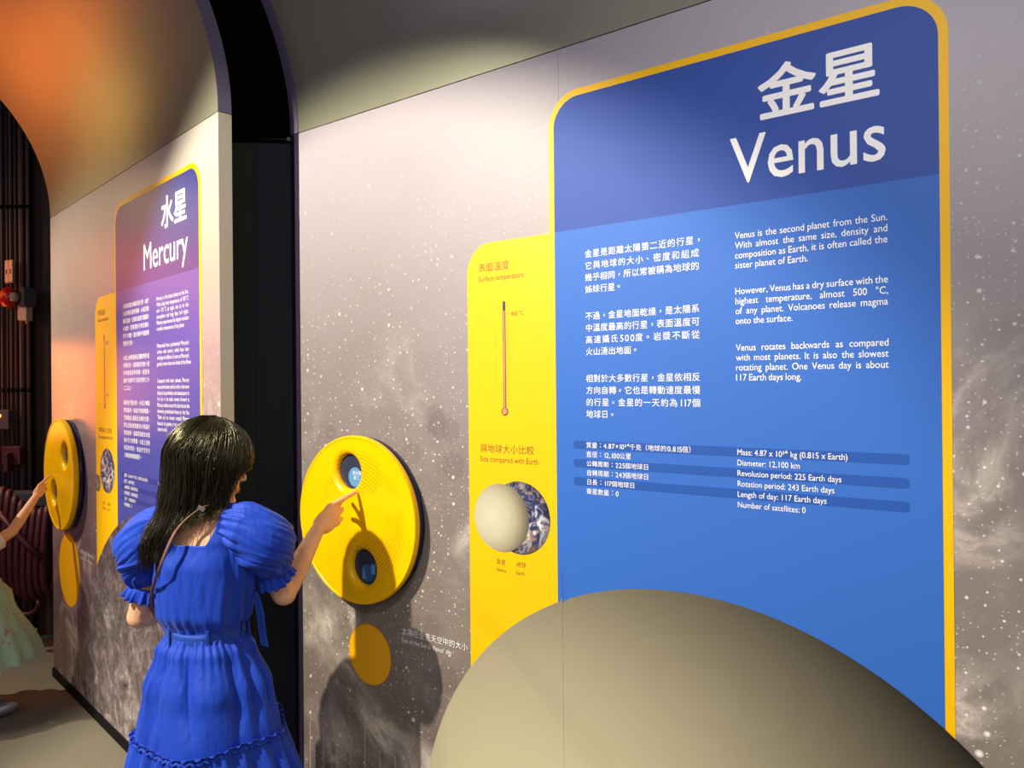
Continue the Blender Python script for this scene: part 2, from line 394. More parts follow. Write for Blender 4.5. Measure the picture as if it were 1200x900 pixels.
TH = .045
def wall_print(name, W, s_edges, mt):
    """a wall faced with printed sheets butted together with hairline joints"""
    root = bpy.data.objects.new(name, None); COL.objects.link(root); root.matrix_world = W; root['kind'] = 'structure'
    for a, b in zip(s_edges, s_edges[1:]):
        box('wall_panel', mt, a + .0004, b - .0004, .045, 2.4, -.022, 0, root)
    box('panel_core', M_DARK, s_edges[0], s_edges[-1], 0, 2.399, -TH, -.0225, root)
    return root
wr = wall_print('wall_right', W1, [-2.148, -1.062, .05, 1.15, 2.4], M_STAR1)
wl = wall_print('wall_left', W2, [-4.474, -3.45, -2.387], M_STAR2)
box('edge_trim', M_TRIMD, -2.191, -2.1485, 0, 2.402, -TH, .002, wr)
box('end_cap', M_END, -2.3865, -2.384, .045, 2.4, -TH, 0, wl)
struct(box('baseboard_left', M_BLACK, -4.474, -2.384, 0, .044, -.04, .008, M=W2))
struct(box('baseboard_right', M_BLACK, -2.19, 2.4, 0, .044, -.04, .008, M=W1))

def vault(name, W, s0, s1, mt, R=.85):
    root = bpy.data.objects.new(name, None); COL.objects.link(root); root.matrix_world = W; root['kind'] = 'structure'
    def arc(r): return [(R - r*cos(t), 2.403 + r*sin(t)) for t in [radians(90*i/64) for i in range(65)]]
    def sheet(nm, a, b, r_in, r_out, m, tail):
        bm = bmesh.new(); pi_ = arc(r_in) + ([(R+tail, 2.403+r_in)] if tail else []); po = arc(r_out) + ([(R+tail, 2.403+r_out)] if tail else [])
        L = pi_ + po[::-1]
        A = [bm.verts.new((a, y, z)) for z, y in L]; B = [bm.verts.new((b, y, z)) for z, y in L]; n = len(L)
        for i in range(n): bm.faces.new((A[i], A[(i+1) % n], B[(i+1) % n], B[i]))
        h = len(pi_)
        for i in range(h-1):
            bm.faces.new((A[i], A[i+1], A[n-2-i], A[n-1-i])); bm.faces.new((B[i], B[i+1], B[n-2-i], B[n-1-i]))
        o = fin(nm, bm, m, root, smooth=True); o.data.set_sharp_from_angle(angle=radians(30)); return o
    sheet('vault_sheet', s0, s1, R, R+TH, mt, 1.9)
    return root, sheet
v2, sh2 = vault('ceiling_left', W2, -4.474, -2.387, M_VAULT)
sh2('edge_strip', -2.3865, -2.384, .85, .85+TH, M_TRIMV, 1.9)
v1, sh1 = vault('ceiling_right', W1, -2.148, 2.4, M_VAULT)
sh1('edge_strip', -2.191, -2.1485, .848, .85+TH, M_TRIMV, 1.9)

# dark service gap between the two wall sections
pa = on(W2, -2.36, 0, -TH); pb = on(W1, -2.175, 0, -TH)
def slab(name, p, q, z0, z1, t, m, back=0, kind=True):
    p, q = V((p.x, p.y, 0)), V((q.x, q.y, 0)); d = (q-p).normalized(); nrm = V((-d.y, d.x, 0))
    if nrm.y < 0: nrm = -nrm
    M = Matrix(((d.x, nrm.x, 0, p.x+nrm.x*back), (d.y, nrm.y, 0, p.y+nrm.y*back), (0, 0, 1, 0), (0, 0, 0, 1)))
    o = box(name, m, 0, (q-p).length, 0, t, z0, z1, M=M)
    if kind: struct(o)
    return o, M
slab('trim_1', V((-1.22, 3.12, 0)), V((-.88, 3.16, 0)), 0, 2.535, .03, M_GAP)
slab('trim_2', V((-1.22, 3.11, 0)), V((-1.08, 3.117, 0)), 0, 2.52, .012, mat('greenish_black_paint', (.10, .115, .09, 1), .6, spec=.3), back=-.02)
slab('wall_back', V((-7, 4.55, 0)), V((-1.0, 4.55, 0)), 0, 5, .08, M_UMBER)
slab('wall_rear', V((-1.6, 3.9, 0)), V((.6, 3.9, 0)), 0, 5, .08, M_BLACK)
slab('wall_far_left', V((-7, -3, 0)), V((-7.01, 7, 0)), 0, 5, .08, M_BLACK)
struct(box('ceiling', M_BLACK, -7, 4, -3, 7, 5, 5.1))
# thin cross rod seen in the gap
t = empty('cross_rod', 'thin grey rod with a white end knob spanning the dark gap between the walls', 'rod', Matrix.Translation(at(296, 163, 2.95)))
p0 = at(296, 163, 2.95); p1 = at(338, 163, 2.80)
bm = bmesh.new(); tube(bm, [V((0, 0, 0)), (p1-p0)], .0018, 8); fin('rod', bm, M_GREYM, t, smooth=True)
bm = bmesh.new(); bmesh.ops.create_icosphere(bm, subdivisions=2, radius=.008, matrix=Matrix.Translation(p1-p0)); fin('knob', bm, M_END, t, smooth=True)

# faint printed hexagons
rnd = random.Random(4)
def hexes(W, root, rng, hr, n, seed):
    rnd = random.Random(seed); bm = bmesh.new()
    m = bpy.data.materials.get('hexagon_tint') or mat('hexagon_tint', lin((95, 84, 80)), .45, Alpha=.09)
    for i in range(n):
        x = rnd.uniform(*rng); y = rnd.uniform(*hr); y = hr[0] + (y-hr[0])**1.2; r = rnd.choice((.028, .04, .048))
        vs = [bm.verts.new((x + r*sin(a*pi/3), y + r*cos(a*pi/3), .0004)) for a in range(6)]; bm.faces.new(vs)
    o = fin('hexagon_prints', bm, m, root, recalc=False); o['kind'] = 'stuff'
hexes(W1, wr, (-2.1, -1.42), (.08, 1.35), 34, 3); hexes(W1, wr, (-.10, .4), (.5, 1.5), 12, 5)

# ------------------------------------------------------------------ information panels
def info_panel(W, S, kx, label, mats, title_zh, title_en, zt, et, tables, planet_small, therm, ty=1.3420):
    """S(x): panel coordinate -> wall coordinate. All Venus-panel coordinates inside."""
    mb, mh, mr = mats
    root = empty('information_panel', label, 'sign', W)
    X = lambda s: S + (s + 1.078)*kx
    def plate(name, pts, z0, z1, m): return poly(name, [(X(x), y) for x, y in pts], z0, z1, m, root)
    plate('yellow_frame', rrect(-1.0935, -.1560, .06, 2.2815, .09, .09), .0002, .0010, M_YEL)
    plate('thermometer_strip', rrect(-1.382, -1.0775, .06, 1.911, .085, 0), .0002, .0012, M_YEL)
    plate('blue_field', [(-1.0775, .06), (-.1735, .06), (-.1735, 1.911), (-1.0775, 1.911)], .0008, .0016, mb)
    plate('title_field', rrect(-1.0775, -.1735, 1.911, 2.2635, .075, .075), .0008, .0016, mh)
    for i in (0, 2, 4):
        y = ty - i*.0241
        plate('row_band', rrect(-1.0235, -.2315, y-.0108, y+.0108, .008, .008, .008, .008, 5), .0014, .0019, mr)
    T = Text(.0021); T.fit(title_zh, X(-.5270), X(-.2820), 2.095, 2.209, .0026); T.build('chinese_title', M_WHITE, root)
    T = Text(.0021); T.fit(title_en[0], X(title_en[1]), X(-.2700), title_en[2], title_en[3], .0008); T.build('english_title', M_WHITE, root)
    for para in zt:
        T = Text(.0021)
        for ln in para[1]:
            end = ln[-1] in '，。'; T.cjk(ln, X(-.9840), para[0], .0222*kx, 1.0, 0, None if ln == para[1][-1] else X(-.6705 + (.010 if end else 0))); para[0] -= .0309
        T.build('chinese_paragraph', M_WHITE, root)
    for y0, lines in et:
        T = Text(.0021)
        for i, ln in enumerate(lines):
            T.justify(ln, X(-.5850), X(-.2675), y0 - i*.0228, .0218, last=(i == len(lines)-1), squeeze=.86*kx)
        T.build('english_paragraph', M_WHITE, root)
    for i, (a, b) in enumerate(tables):
        T = Text(.0023); T.cjk(a, X(-.9850), ty - i*.0241, .0168*kx, 1.0); T.build('chinese_data_row', M_WHITE, root)
        T = Text(.0023); T.line(b, X(-.5840), ty - i*.0241, .0190, .86*kx)
        T.build('english_data_row', M_WHITE, root)
    # thermometer
    plate('thermometer_tube', rrect(-1.2535, -1.2445, 1.432, 1.7390, .0044, .0044, 0, 0, 6), .0012, .0018, M_NAVYINK)
    plate('thermometer_bulb', circ(-1.249, 1.4265, .0115, 32), .0012, .0020, M_NAVYINK)
    plate('mercury_column', [(-1.2512, 1.43), (-1.2468, 1.43), (-1.2468, therm), (-1.2512, therm)], .0016, .0022, M_SALMON)
    plate('mercury_ball', circ(-1.249, 1.4265, .0085, 32), .0018, .0024, M_SALMON)
    bm = bmesh.new()
    for i in range(34):
        y = 1.4425 + i*.0087; L = .0085 if i % 5 else .011
        vs = [bm.verts.new((X(-1.2400)+a, y+b, .0014)) for a, b in ((0, 0), (L, 0), (L, .0014), (0, .0014))]; bm.faces.new(vs)
    o = fin('scale_ticks', bm, M_TICK, root, recalc=False); o['kind'] = 'stuff'
    def cap(name, *items):
        T = Text(.0015)
        for kind, txt, x, y, size in items:
            T.cjk(txt, X(x), y, size*kx, 1, 0) if kind else T.line(txt, X(x), y, size, .86*kx, 0)
        T.build(name, M_BROWNINK, root)
    cap('temperature_caption', (1, '表面溫度', -1.3400, 1.8400, .0278), (0, 'Surface temperature', -1.3400, 1.8085, .0225))
    for q in range(0, len(planet_small), 8):
        if q == 0: cap('temperature_value', (0, planet_small[0], -1.2250, planet_small[1], .018))
        else: cap('temperature_value', (0, planet_small[8], -1.2250, planet_small[9], .018))
    cap('comparison_caption', (1, '與地球大小比較', -1.3400, 1.3195, .0272), (0, 'Size compared with Earth', -1.3400, 1.2895, .0230))
    cap('planet_caption', (1, planet_small[2], -1.2850, .9990, .0175), (0, planet_small[3], -1.2850, .9760, .0165))
    cap('earth_caption', (1, '地球', -1.2150, .9990, .0175), (0, 'Earth', -1.2150, .9760, .0165))
    return root, X
zt = [[1.8420, ['金星是距離太陽第二近的行星，', '它與地球的大小、密度和組成', '幾乎相同，所以常被稱為地球的', '姊妹行星。']],
      [1.6790, ['不過，金星地面乾燥，是太陽系', '中溫度最高的行星，表面溫度可', '高達攝氏500度。岩漿不斷從', '火山湧出地面。']],
      [1.5160, ['相對於大多數行星，金星依相反', '方向自轉。它也是轉動速度最慢', '的行星。金星的一天約為117個', '地球日。']]]
et = [(1.8400, ['Venus is the second planet from the Sun.', 'With almost the same size, density and', 'composition as Earth, it is often called the', 'sister planet of Earth.']),
      (1.7120, ['However, Venus has a dry surface with the', 'highest temperature, almost 500 °C,', 'of any planet. Volcanoes release magma', 'onto the surface.']),
      (1.5820, ['Venus rotates backwards as compared', 'with most planets. It is also the slowest', 'rotating planet. One Venus day is about', '117 Earth days long.'])]
tb = [('質量：4.87×10²⁴千克（地球的0.815倍）', 'Mass: 4.87 x 10²⁴ kg (0.815 x Earth)'), ('直徑：12,100公里', 'Diameter: 12,100 km'),
      ('公轉周期：225個地球日', 'Revolution period: 225 Earth days'), ('自轉周期：243個地球日', 'Rotation period: 243 Earth days'),
      ('日長：117個地球日', 'Length of day: 117 Earth days'), ('衛星數量：0', 'Number of satellites: 0')]
p1, X1 = info_panel(W1, -1.078, 1.0, 'large blue panel with yellow frame titled Venus on the near wall', (M_BLUE, M_BLUEH, M_ROW), '金星', ('Venus', -.5935, 1.9580, 2.0640), zt, et, tb,
                    ('460 °C', 1.7020, '金星', 'Venus'), 1.712)
zt = [[1.8420, ['水星是距離太陽最近的行星，由於', '大氣稀薄及晝夜漫長，水星日間', '攝氏溫度，日間的溫度可達攝氏', '430度，而夜間則可降至攝氏', '零下170度，是太陽系中溫差最', '懸殊的行星。']],
      [1.6280, ['水星上佈滿由隕石撞擊而形成', '的隕石坑，這些隕石坑數十億', '年來都能保存原貌，是因為', '由於水星的引力是月球的三分', '之二以上。']],
      [1.4440, ['與其他行星比較，水星公轉速', '度是最快，軌道亦是最橢圓，', '它在軌道上最接近太陽的位置，', '即近日點會隨着繞太陽運行', '而向前移，這是因為受到太陽', '強大引力的影響，水星上沒有', '衛星的原因，是由於它的引', '力未能維持衛星運行。']]]
et = [(1.8400, ['Mercury is the closest planet to the Sun.', 'With a day time temperature of 430 °C', 'and -170 °C at night, due to its thin', 'atmosphere and long days and nights,', 'Mercury experiences the largest variation', 'in surface temperature of any planet.']),
      (1.6620, ["Meteoroids have pockmarked Mercury's", 'surface with craters, which have been', "well kept for billions of years as Mercury's", 'gravity is more than two thirds of the Moon.']),
      (1.5300, ['Compared with other planets, Mercury', 'moves the fastest and its orbit is the most', 'elliptical. Its perihelion, the closest point to', 'the Sun in its orbit, moves forward as', 'Mercury orbits around the Sun due to the', 'immense gravitational force by the Sun.', 'There are no moons around Mercury', 'because its gravity is too weak to hold', 'them in orbit.'])]
tb = [('質量：3.30×10²³千克（地球的0.055倍）', 'Mass: 3.30 x 10²³ kg (0.055 x Earth)'), ('直徑：4,879公里', 'Diameter: 4,879 km'),
      ('公轉周期：88個地球日', 'Revolution period: 88 Earth days'), ('自轉周期：59個地球日', 'Rotation period: 59 Earth days'),
      ('日長：176個地球日', 'Length of day: 176 Earth days'), ('衛星數量：0', 'Number of satellites: 0')]
p2, X2 = info_panel(W2, -3.418, .965, 'indigo panel with yellow frame titled Mercury on the far wall', (M_BLUE2, M_BLUEH2, M_ROW2), '水星', ('Mercury', -.7250, 1.9300, 2.0640), zt, et, tb,
                    ('430 °C', 1.7020, '水星', 'Mercury', 0, 0, 0, 0, '-170 °C', 1.475), 1.712, 1.1430)

# small comparison planets printed on the strips (parts of the panels)
def small(root, name, s, h, r, z, m, label):
    o = poly(name, circ(0, 0, r, 56), 0, .0006, m, root, Matrix.Translation((s, h, z))); o['label'] = label; return o
small(p1, 'planet_print', -1.2015, 1.1300, .102, .0012, M_EARTH, 'cloudy blue Earth print')
small(p1, 'planet_print', -1.2655, 1.1245, .0965, .0020, M_VENUS_S, 'pale yellowish planet print')
small(p2, 'planet_print', -3.552, 1.1430, .098, .0012, M_EARTH, 'cloudy blue Earth print')
small(p2, 'planet_print', -3.690, 1.0800, .038, .0020, M_MERC_S, 'tiny grey planet print')

def clipped_circle(c, h0, R, ymin, xcut=None, side=0, n=160):
    P = []
    for i in range(n):
        a = 2*pi*i/n; x, y = R*cos(a), R*sin(a)
        P.append((x, max(y, ymin - h0)))
    if xcut is not None:
        P = [(min(x, xcut - .0003) if side < 0 else max(x, xcut + .0003), y) for x, y in P]
    Q = []
    for p in P:
        if not Q or (abs(p[0]-Q[-1][0]) + abs(p[1]-Q[-1][1])) > 1e-5: Q.append(p)
    return Q
t = empty('planet_graphic', 'huge pale yellow-grey planet print rising from the floor over the Venus panel', 'graphic', W1 @ Matrix.Translation((-.709, .1337, 0)))
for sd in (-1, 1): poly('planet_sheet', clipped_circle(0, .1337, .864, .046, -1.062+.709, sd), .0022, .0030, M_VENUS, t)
o = poly('planet_graphic', [(min(x, .665), y) for x, y in clipped_circle(0, .134, .866, .046)], .0022, .0030, M_MERC, None, W2 @ Matrix.Translation((-3.054, .134, 0)))
tag(o, 'large dark grey cratered planet print low on the far wall behind the girl', 'graphic')

def sun_graphic(W, s, h, r, label):
    t = empty('sun_graphic', label, 'graphic', W @ Matrix.Translation((s, h, 0)))
    poly('sun_rim', circ(0, 0, r, 72), .0006, .0011, M_RIM, t); poly('sun_face', circ(0, 0, r-.003, 72), .0008, .0014, M_SUN, t); return t
sun_graphic(W1, -1.809, .6245, .0995, 'yellow sun circle print below the near turning disc')
sun_graphic(W2, -4.165, .606, .182, 'orange-yellow sun circle print below the far turning disc')

def scale_graphic(W, s0, label, zh, en, num, tx, n=9, hi=4, cs=1):
    t = empty('scale_graphic', label, 'graphic', W)
    for i in range(n):
        top = .3250 if i != hi else .456
        box('scale_line', M_SILVER, s0 + i*.0694 - .0014, s0 + i*.0694 + .0014, .10, top, .0004, .0009, t)
    T = Text(.0015); T.cjk(zh, tx, .7300, .0245*cs, 1, 0); T.build('chinese_caption', M_WHITE, t)
    T = Text(.0015); T.line(en, tx, .7020, .0215*cs, .84, 0); T.build('english_caption', M_WHITE, t)
    T = Text(.0015); T.line(num, s0 + hi*.0694 + .02, .440, .030, .80, 0); T.build('distance_lettering', M_FAINT, t)
    return t
scale_graphic(W1, -2.1128, 'row of thin pale scale lines with sun-size caption low on the near wall', '太陽在金星天空中的大小', "Size of the Sun in Venus' sky", '108,000,000公里 km', -1.6620)
scale_graphic(W2, -4.1960, 'row of thin pale scale lines low on the far wall beneath the far sun circle', '太陽在水星天空中的大小', "Size of the Sun in Mercury's sky", '58,000,000公里 km', -3.975, 6, 1, .86)

# ------------------------------------------------------------------ turning discs
def turning_disc(W, s, h, holes, label, extra):
    M = W @ Matrix.Translation((s, h, 0)); t = empty('turning_disc', label, 'exhibit', M)
    R = .2715
    # enamelled disc with two flared openings
    bm = bmesh.new()
    prof = [(0, .026), (R-.004, .026), (R-.0005, .030), (R, .034), (R, .046), (R-.002, .050), (R-.005, .0505), (R-.0085, .0500), (R-.010, .0484), (R-.016, .0480)]
    prof += [(R*q, .048) for q in (.9, .8, .7, .6, .5, .4, .3, .2, .1)] + [(0, .048)]
    lathe_bm(bm, prof, 128)
    d = fin('disc', bm, M_DISC, t, smooth=True)
    cut = []
    for hx, hy in holes:
        bm = bmesh.new(); lathe_bm(bm, [(0, .015), (.057, .015), (.057, .030)] + [(.057 + .022*(1-cos(a)), .030 + .0185*sin(a)) for a in [radians(9*i) for i in range(1, 11)]] + [(.079, .0600), (0, .0600)], 48)
        bmesh.ops.recalc_face_normals(bm, faces=bm.faces)
        c = fin('cut', bm, M_DISC, None, M @ Matrix.Translation((hx, hy, 0))); cut.append(c)
        md = d.modifiers.new('b', 'BOOLEAN'); md.operation = 'DIFFERENCE'; md.object = c; md.solver = 'EXACT'
    bpy.context.view_layer.update()
    me = bpy.data.meshes.new_from_object(d.evaluated_get(bpy.context.evaluated_depsgraph_get()))
    d.modifiers.clear(); d.data = me; me.name = 'disc'
    for p in me.polygons: p.use_smooth = True
    me.set_sharp_from_angle(angle=radians(40))
    for c in cut: bpy.data.objects.remove(c)
    lathe('rear_plate', [(0, .0020), (.262, .0020), (.266, .004), (.266, .024), (.262, .0255), (0, .0255)], M_NAVY, t, seg=96)
    return t
def hole_print(t, hx, hy, shapes):
    for nm, pts, z, m in shapes:
        poly(nm, [(x+hx, y+hy) for x, y in pts], z, z+.0006, m, t)
M_SCR = mat('slate_window_print', lin((52, 58, 80)), .18, spec=.6)
M_SKYB = mat('pale_blue_print', lin((92, 150, 205)), .3)
M_STEEL = mat('steel_blue_print', lin((50, 92, 150)), .3)
H1 = [(-.033, .152), (.033, -.152)]
td = turning_disc(W1, -1.824, 1.071, H1, 'yellow turning disc with two round openings that the girl touches', 0)
for hx, hy in H1: hole_print(td, hx, hy, [('window_print', circ(0, 0, .056, 40), .0258, M_SCR)])
hole_print(td, H1[0][0], H1[0][1], [('planet_spot', [(x, y) for x, y in circ(.016, -.018, .032, 32)], .0266, M_SKYB)])
T = Text(.0276); T.cjk('距太陽', -.033+.004, .152-.004, .014, 1, 0); T.cjk('第二', -.033+.008, .152-.020, .014, 1, 0); T.build('window_lettering', M_WHITE, td)
hole_print(td, H1[1][0], H1[1][1], [('planet_spot', circ(.004, -.020, .028, 32), .0266, M_STEEL), ('blue_wedge', [(-.020, -.040), (-.004, -.040), (-.014, .004)], .0274, M_SKYB),
                                    ('bright_patch', rrect(.022, .040, -.020, .012, .005, .005, .005, .005, 4), .0274, M_SKYB)])
bm = bmesh.new(); bmesh.ops.create_cone(bm, cap_ends=True, segments=20, radius1=.006, radius2=.005, depth=.003, matrix=Matrix.Translation((-.002, 0, .0492))); fin('centre_pin', bm, M_YEL, td, smooth=False)
H2 = [(.098, .098), (-.098, -.098)]
td2 = turning_disc(W2, -4.150, 1.085, H2, 'yellow turning disc farther down the wall, seen nearly edge-on', 0)
for hx, hy in H2: hole_print(td2, hx, hy, [('window_print', circ(0, 0, .056, 40), .0258, M_SCR)])

# ------------------------------------------------------------------ figures
def hand(bm, Wp, d, l, b, S, curls, tip=None, thumb=None):
    """Wp wrist, d along the hand, l towards the little finger, b out of the back of the hand"""
    ell(bm, Wp + d*.040*S, (d, l, b), (.046*S, .030*S, .0125*S), 3)
    ell(bm, Wp + d*.018*S, (d, l, b), (.030*S, .022*S, .0150*S), 3)
    lens = [(.036, .022, .018), (.040, .025, .019), (.037, .023, .018), (.029, .018, .016)]
    for i in range(4):
        K = Wp + d*(.076 - (.004 if i in (0, 2) else 0) - (.012 if i == 3 else 0))*S + l*(-.024 + .0162*i)*S + b*.001*S
        capsule(bm, Wp + d*.02*S + l*(-.012 + .008*i)*S, K, .009*S, .0088*S)
        if i == 0 and tip is not None:
            dd = (tip - K); L = dd.length; dd.normalize(); r = .0068*S
            a = K + dd*L*.47 + b*.003*S; c = K + dd*L*.76 + b*.002*S
            capsule(bm, K, a, .0084*S, .0074*S); capsule(bm, a, c, .0074*S, .0068*S); capsule(bm, c, tip - dd*.005*S, .0068*S, .0056*S); continue
        ang = 0; p = K; r = .0084 - (.001 if i == 3 else 0); sp = l*(i-1.5)*.05
        for j in range(3):
            ang += radians(curls[i][j]); dr = (d*cos(ang) - b*sin(ang) + sp).normalized(); q = p + dr*lens[i][j]*S
            capsule(bm, p, q, r*S, (r-.0009)*S); p = q; r -= .0009
    th = thumb or (d*.75 - l*.55 - b*.35)
    th = th.normalized(); p = Wp + d*.018*S - l*.014*S - b*.006*S; q = p + (th*.8 - l*.15 + d*.2).normalized()*.030*S; r = q + th*.022*S; e = r + (th + d*.3).normalized()*.016*S
    capsule(bm, p, q, .0115*S, .0098*S); capsule(bm, q, r, .0098*S, .0085*S); capsule(bm, r, e, .0085*S, .0068*S)

def basis(yaw, pitch=0):
    """right, forward, up axes for a heading clockwise from +Y and a nod"""
    f = V((sin(yaw), cos(yaw), 0)); r = V((cos(yaw), -sin(yaw), 0)); u = V((0, 0, 1))
    f2 = f*cos(pitch) - u*sin(pitch); u2 = u*cos(pitch) + f*sin(pitch); return r, f2, u2
def head(bm, C, ax, S):
    r, f, u = ax
    ell(bm, C - f*.006*S, ax, (.071*S, .092*S, .086*S)); ell(bm, C + f*.034*S - u*.045*S, ax, (.056*S, .050*S, .072*S))
    ell(bm, C + f*.060*S - u*.066*S, ax, (.036*S, .030*S, .036*S)); ell(bm, C + f*.072*S - u*.106*S, ax, (.022*S, .020*S, .018*S)); ell(bm, C + f*.064*S + u*.028*S, ax, (.050*S, .022*S, .034*S))
    for s in (-1, 1):
        ell(bm, C + f*.052*S - u*.052*S + r*s*.030*S, ax, (.024*S, .022*S, .024*S))
        ell(bm, C - f*.004*S - u*.028*S + r*s*.070*S, ((r*s + f*.3).normalized(), (f - r*s*.3).normalized(), u), (.006*S, .015*S, .026*S))
        capsule(bm, C + f*.020*S - u*.085*S + r*s*.042*S, C + f*.050*S - u*.104*S + r*s*.012*S, .016*S, .016*S)
        ell(bm, C + f*.0795*S + u*.006*S + r*s*.027*S, ax, (.019*S, .008*S, .0055*S), 2)
    capsule(bm, C + f*.080*S - u*.006*S, C + f*.0955*S - u*.040*S, .0075*S, .0085*S)
    for s in (-1, 1): ell(bm, C + f*.085*S - u*.044*S + r*s*.010*S, ax, (.008*S, .010*S, .007*S), 2)
    ell(bm, C + f*.083*S - u*.068*S, ax, (.020*S, .009*S, .0055*S), 2); ell(bm, C + f*.081*S - u*.078*S, ax, (.018*S, .010*S, .0065*S), 2)
def face_parts(parent, C, ax, S):
    r, f, u = ax
    for s in (-1, 1):
        P = C + f*.0735*S - u*.010*S + r*s*.028*S
        bm = bmesh.new(); ell(bm, P, ax, (.0125*S, .0115*S, .0095*S), 2); e = fin('eye', bm, M_EYE, parent, smooth=True)
        bm = bmesh.new(); ell(bm, P + f*.0090*S - u*.002*S, ax, (.0055*S, .004*S, .0055*S), 2); fin('iris', bm, M_IRIS, e, smooth=True)
        bm = bmesh.new(); tube(bm, [C + f*(.083-.008*abs(q)**2)*S + u*(.014+.003*(1-q*q))*S + r*s*(.028+.016*q)*S for q in (-1, -.5, 0, .5, 1)], [.001*S, .0022*S, .0024*S, .002*S, .0008*S], 6); fin('eyebrow', bm, M_HAIR, parent, smooth=True)
    bm = bmesh.new(); ell(bm, C + f*.0895*S - u*.0695*S, ax, (.0165*S, .0045*S, .0035*S), 2); ell(bm, C + f*.0885*S - u*.0765*S, ax, (.0145*S, .005*S, .0042*S), 2); fin('lips', bm, M_LIP, parent, smooth=True)

def lerp(a, b, t): return a + (b-a)*t
def curve(t, pts):
    for (a, va), (b, vb) in zip(pts, pts[1:]):
        if t <= b:
            q = (t-a)/(b-a) if b > a else 0; q = q*q*(3-2*q); return va + (vb-va)*q
    return pts[-1][1]
def thicken(bm, t):
    bmesh.ops.recalc_face_normals(bm, faces=bm.faces); bm.normal_update()
    F = bm.faces[:]; E = [e for e in bm.edges if e.is_boundary]; d = {v: bm.verts.new(v.co - v.normal*t) for v in bm.verts[:]}
    for f in F: bm.faces.new([d[v] for v in reversed(f.verts)])
    for e in E:
        a, b = e.verts; bm.faces.new((a, b, d[b], d[a]))
def grid(name, fn, nu, nv, m, parent, wrap=True, thick=.0025, label=None):
    """surface fn(u, v) -> point, with real cloth thickness"""
    vs = [fn(i/nu if wrap else i/(nu-1), j/(nv-1)) for j in range(nv) for i in range(nu)]
    fs = []
    for j in range(nv-1):
        for i in range(nu if wrap else nu-1):
            i2 = (i+1) % nu; fs.append((j*nu+i, j*nu+i2, (j+1)*nu+i2, (j+1)*nu+i))
    me = bpy.data.meshes.new(name); me.from_pydata([tuple(v) for v in vs], [], fs); me.update()
    bm = bmesh.new(); bm.from_mesh(me); bmesh.ops.recalc_face_normals(bm, faces=bm.faces)
    if thick: thicken(bm, thick)
    bm.to_mesh(me); bm.free()
    o = link(name, me, m, parent, smooth=True)
    if label: o['label'] = label
    return o
def sleeve(nm, A, B, C0, radii, m, parent, folds, amp, seed, ov=1.0, flat=1.0):
    """puffed sleeve along the bent line A-B-C0"""
    def fn(u, v):
        c = (A*(1-v)**2 + B*2*v*(1-v) + C0*v*v); d = ((B-A)*(1-v) + (C0-B)*v).normalized()
        x = d.cross(V((0, 0, 1))).normalized(); y = d.cross(x); a = 2*pi*u
        r = curve(v, radii); g = (1-v)**1.5 + v**3*1.1 + .35
        nz = noise.noise(V((cos(a)*1.6+seed, sin(a)*1.6, v*2.2))); fo = noise.noise(V((cos(a)*3.5+seed, sin(a)*3.5, v*.9+nz)))
        w = (abs(sin(a*folds*.5 + 4*nz + v))-.6)*1.5*(.25 + abs(2*v-1)**1.3) + 1.0*nz + 2.2*(abs(fo)-.2) + .25*sin(a*folds*3 + 5*nz)*abs(2*v-1)**4
        r *= 1 + amp*g*w
        return c + x*cos(a)*r*flat + y*sin(a)*r
    return grid(nm, fn, 110, 34, m, parent)
def frill(nm, base, d, r0, r1, L, folds, m, parent, seed=0, depth=.10):
    x = d.cross(V((0, 0, 1))).normalized(); y = d.cross(x)
    def fn(u, v):
        a = 2*pi*u; r = lerp(r0, r1, v**.7)*(1 + depth*v*(sin(a*folds + seed) + .5*sin(a*(folds*1.6)//1 + 2)))
        return base + d*L*v*(1+.08*sin(a*3+seed)) + x*cos(a)*r + y*sin(a)*r
    return grid(nm, fn, 150, 9, m, parent, thick=.002)

# ---- the girl in blue
BR, BF, BU = basis(radians(10))
TC = V((-.842, 2.030, 0))                       # where her spine stands
g = empty('person', 'girl with long black hair in a royal blue puff-sleeved dress, touching the near disc', 'person', Matrix.Translation((TC.x, TC.y, 0)))
Minv = Matrix.Translation((-TC.x, -TC.y, 0))
def tb_(r, f, h): return TC + BR*r + BF*f + V((0, 0, h))
HY, HP = radians(66), radians(15)
HA = basis(HY, HP); HCc = at(247, 535, 2.035)
SR = tb_(.118, .0, 1.140); SL = tb_(-.122, .0, 1.140)
EL = at(333, 695, 2.075); WR = at(372, 621, 2.225)
n1 = V((cos(T1), sin(T1), 0))
def hitdisc(px, py, off): # point on the plane in front of the near wall
    a = at(px, py, 1) - V((0, 0, HC)); return V((0, 0, HC)) + a*((D1-off)/a.dot(n1))
TIP = hitdisc(418, 576, .052)
ELL = at(164, 722, 2.08); WRL = tb_(-.015, .145, .905)
bm = bmesh.new()
head(bm, HCc, HA, 1.03)
capsule(bm, tb_(.0, -.005, 1.10), HCc - HA[2]*.05 - HA[1]*.015, .044, .040)
ax = (BR, BF, V((0, 0, 1)))
ell(bm, tb_(0, 0, 1.045), ax, (.128, .074, .120)); ell(bm, tb_(0, .0, .93), ax, (.096, .070, .12)); ell(bm, tb_(0, -.004, 1.118), ax, (.125, .052, .045))
capsule(bm, tb_(0, -.008, 1.175), SR, .036, .036); capsule(bm, tb_(0, -.008, 1.175), SL, .036, .036)
ell(bm, tb_(0, 0, .80), ax, (.098, .074, .10))
capsule(bm, SR, EL, .038, .034); capsule(bm, EL, lerp(EL, WR, .3), .0325, .0335); capsule(bm, lerp(EL, WR, .3), WR, .0335, .0215)
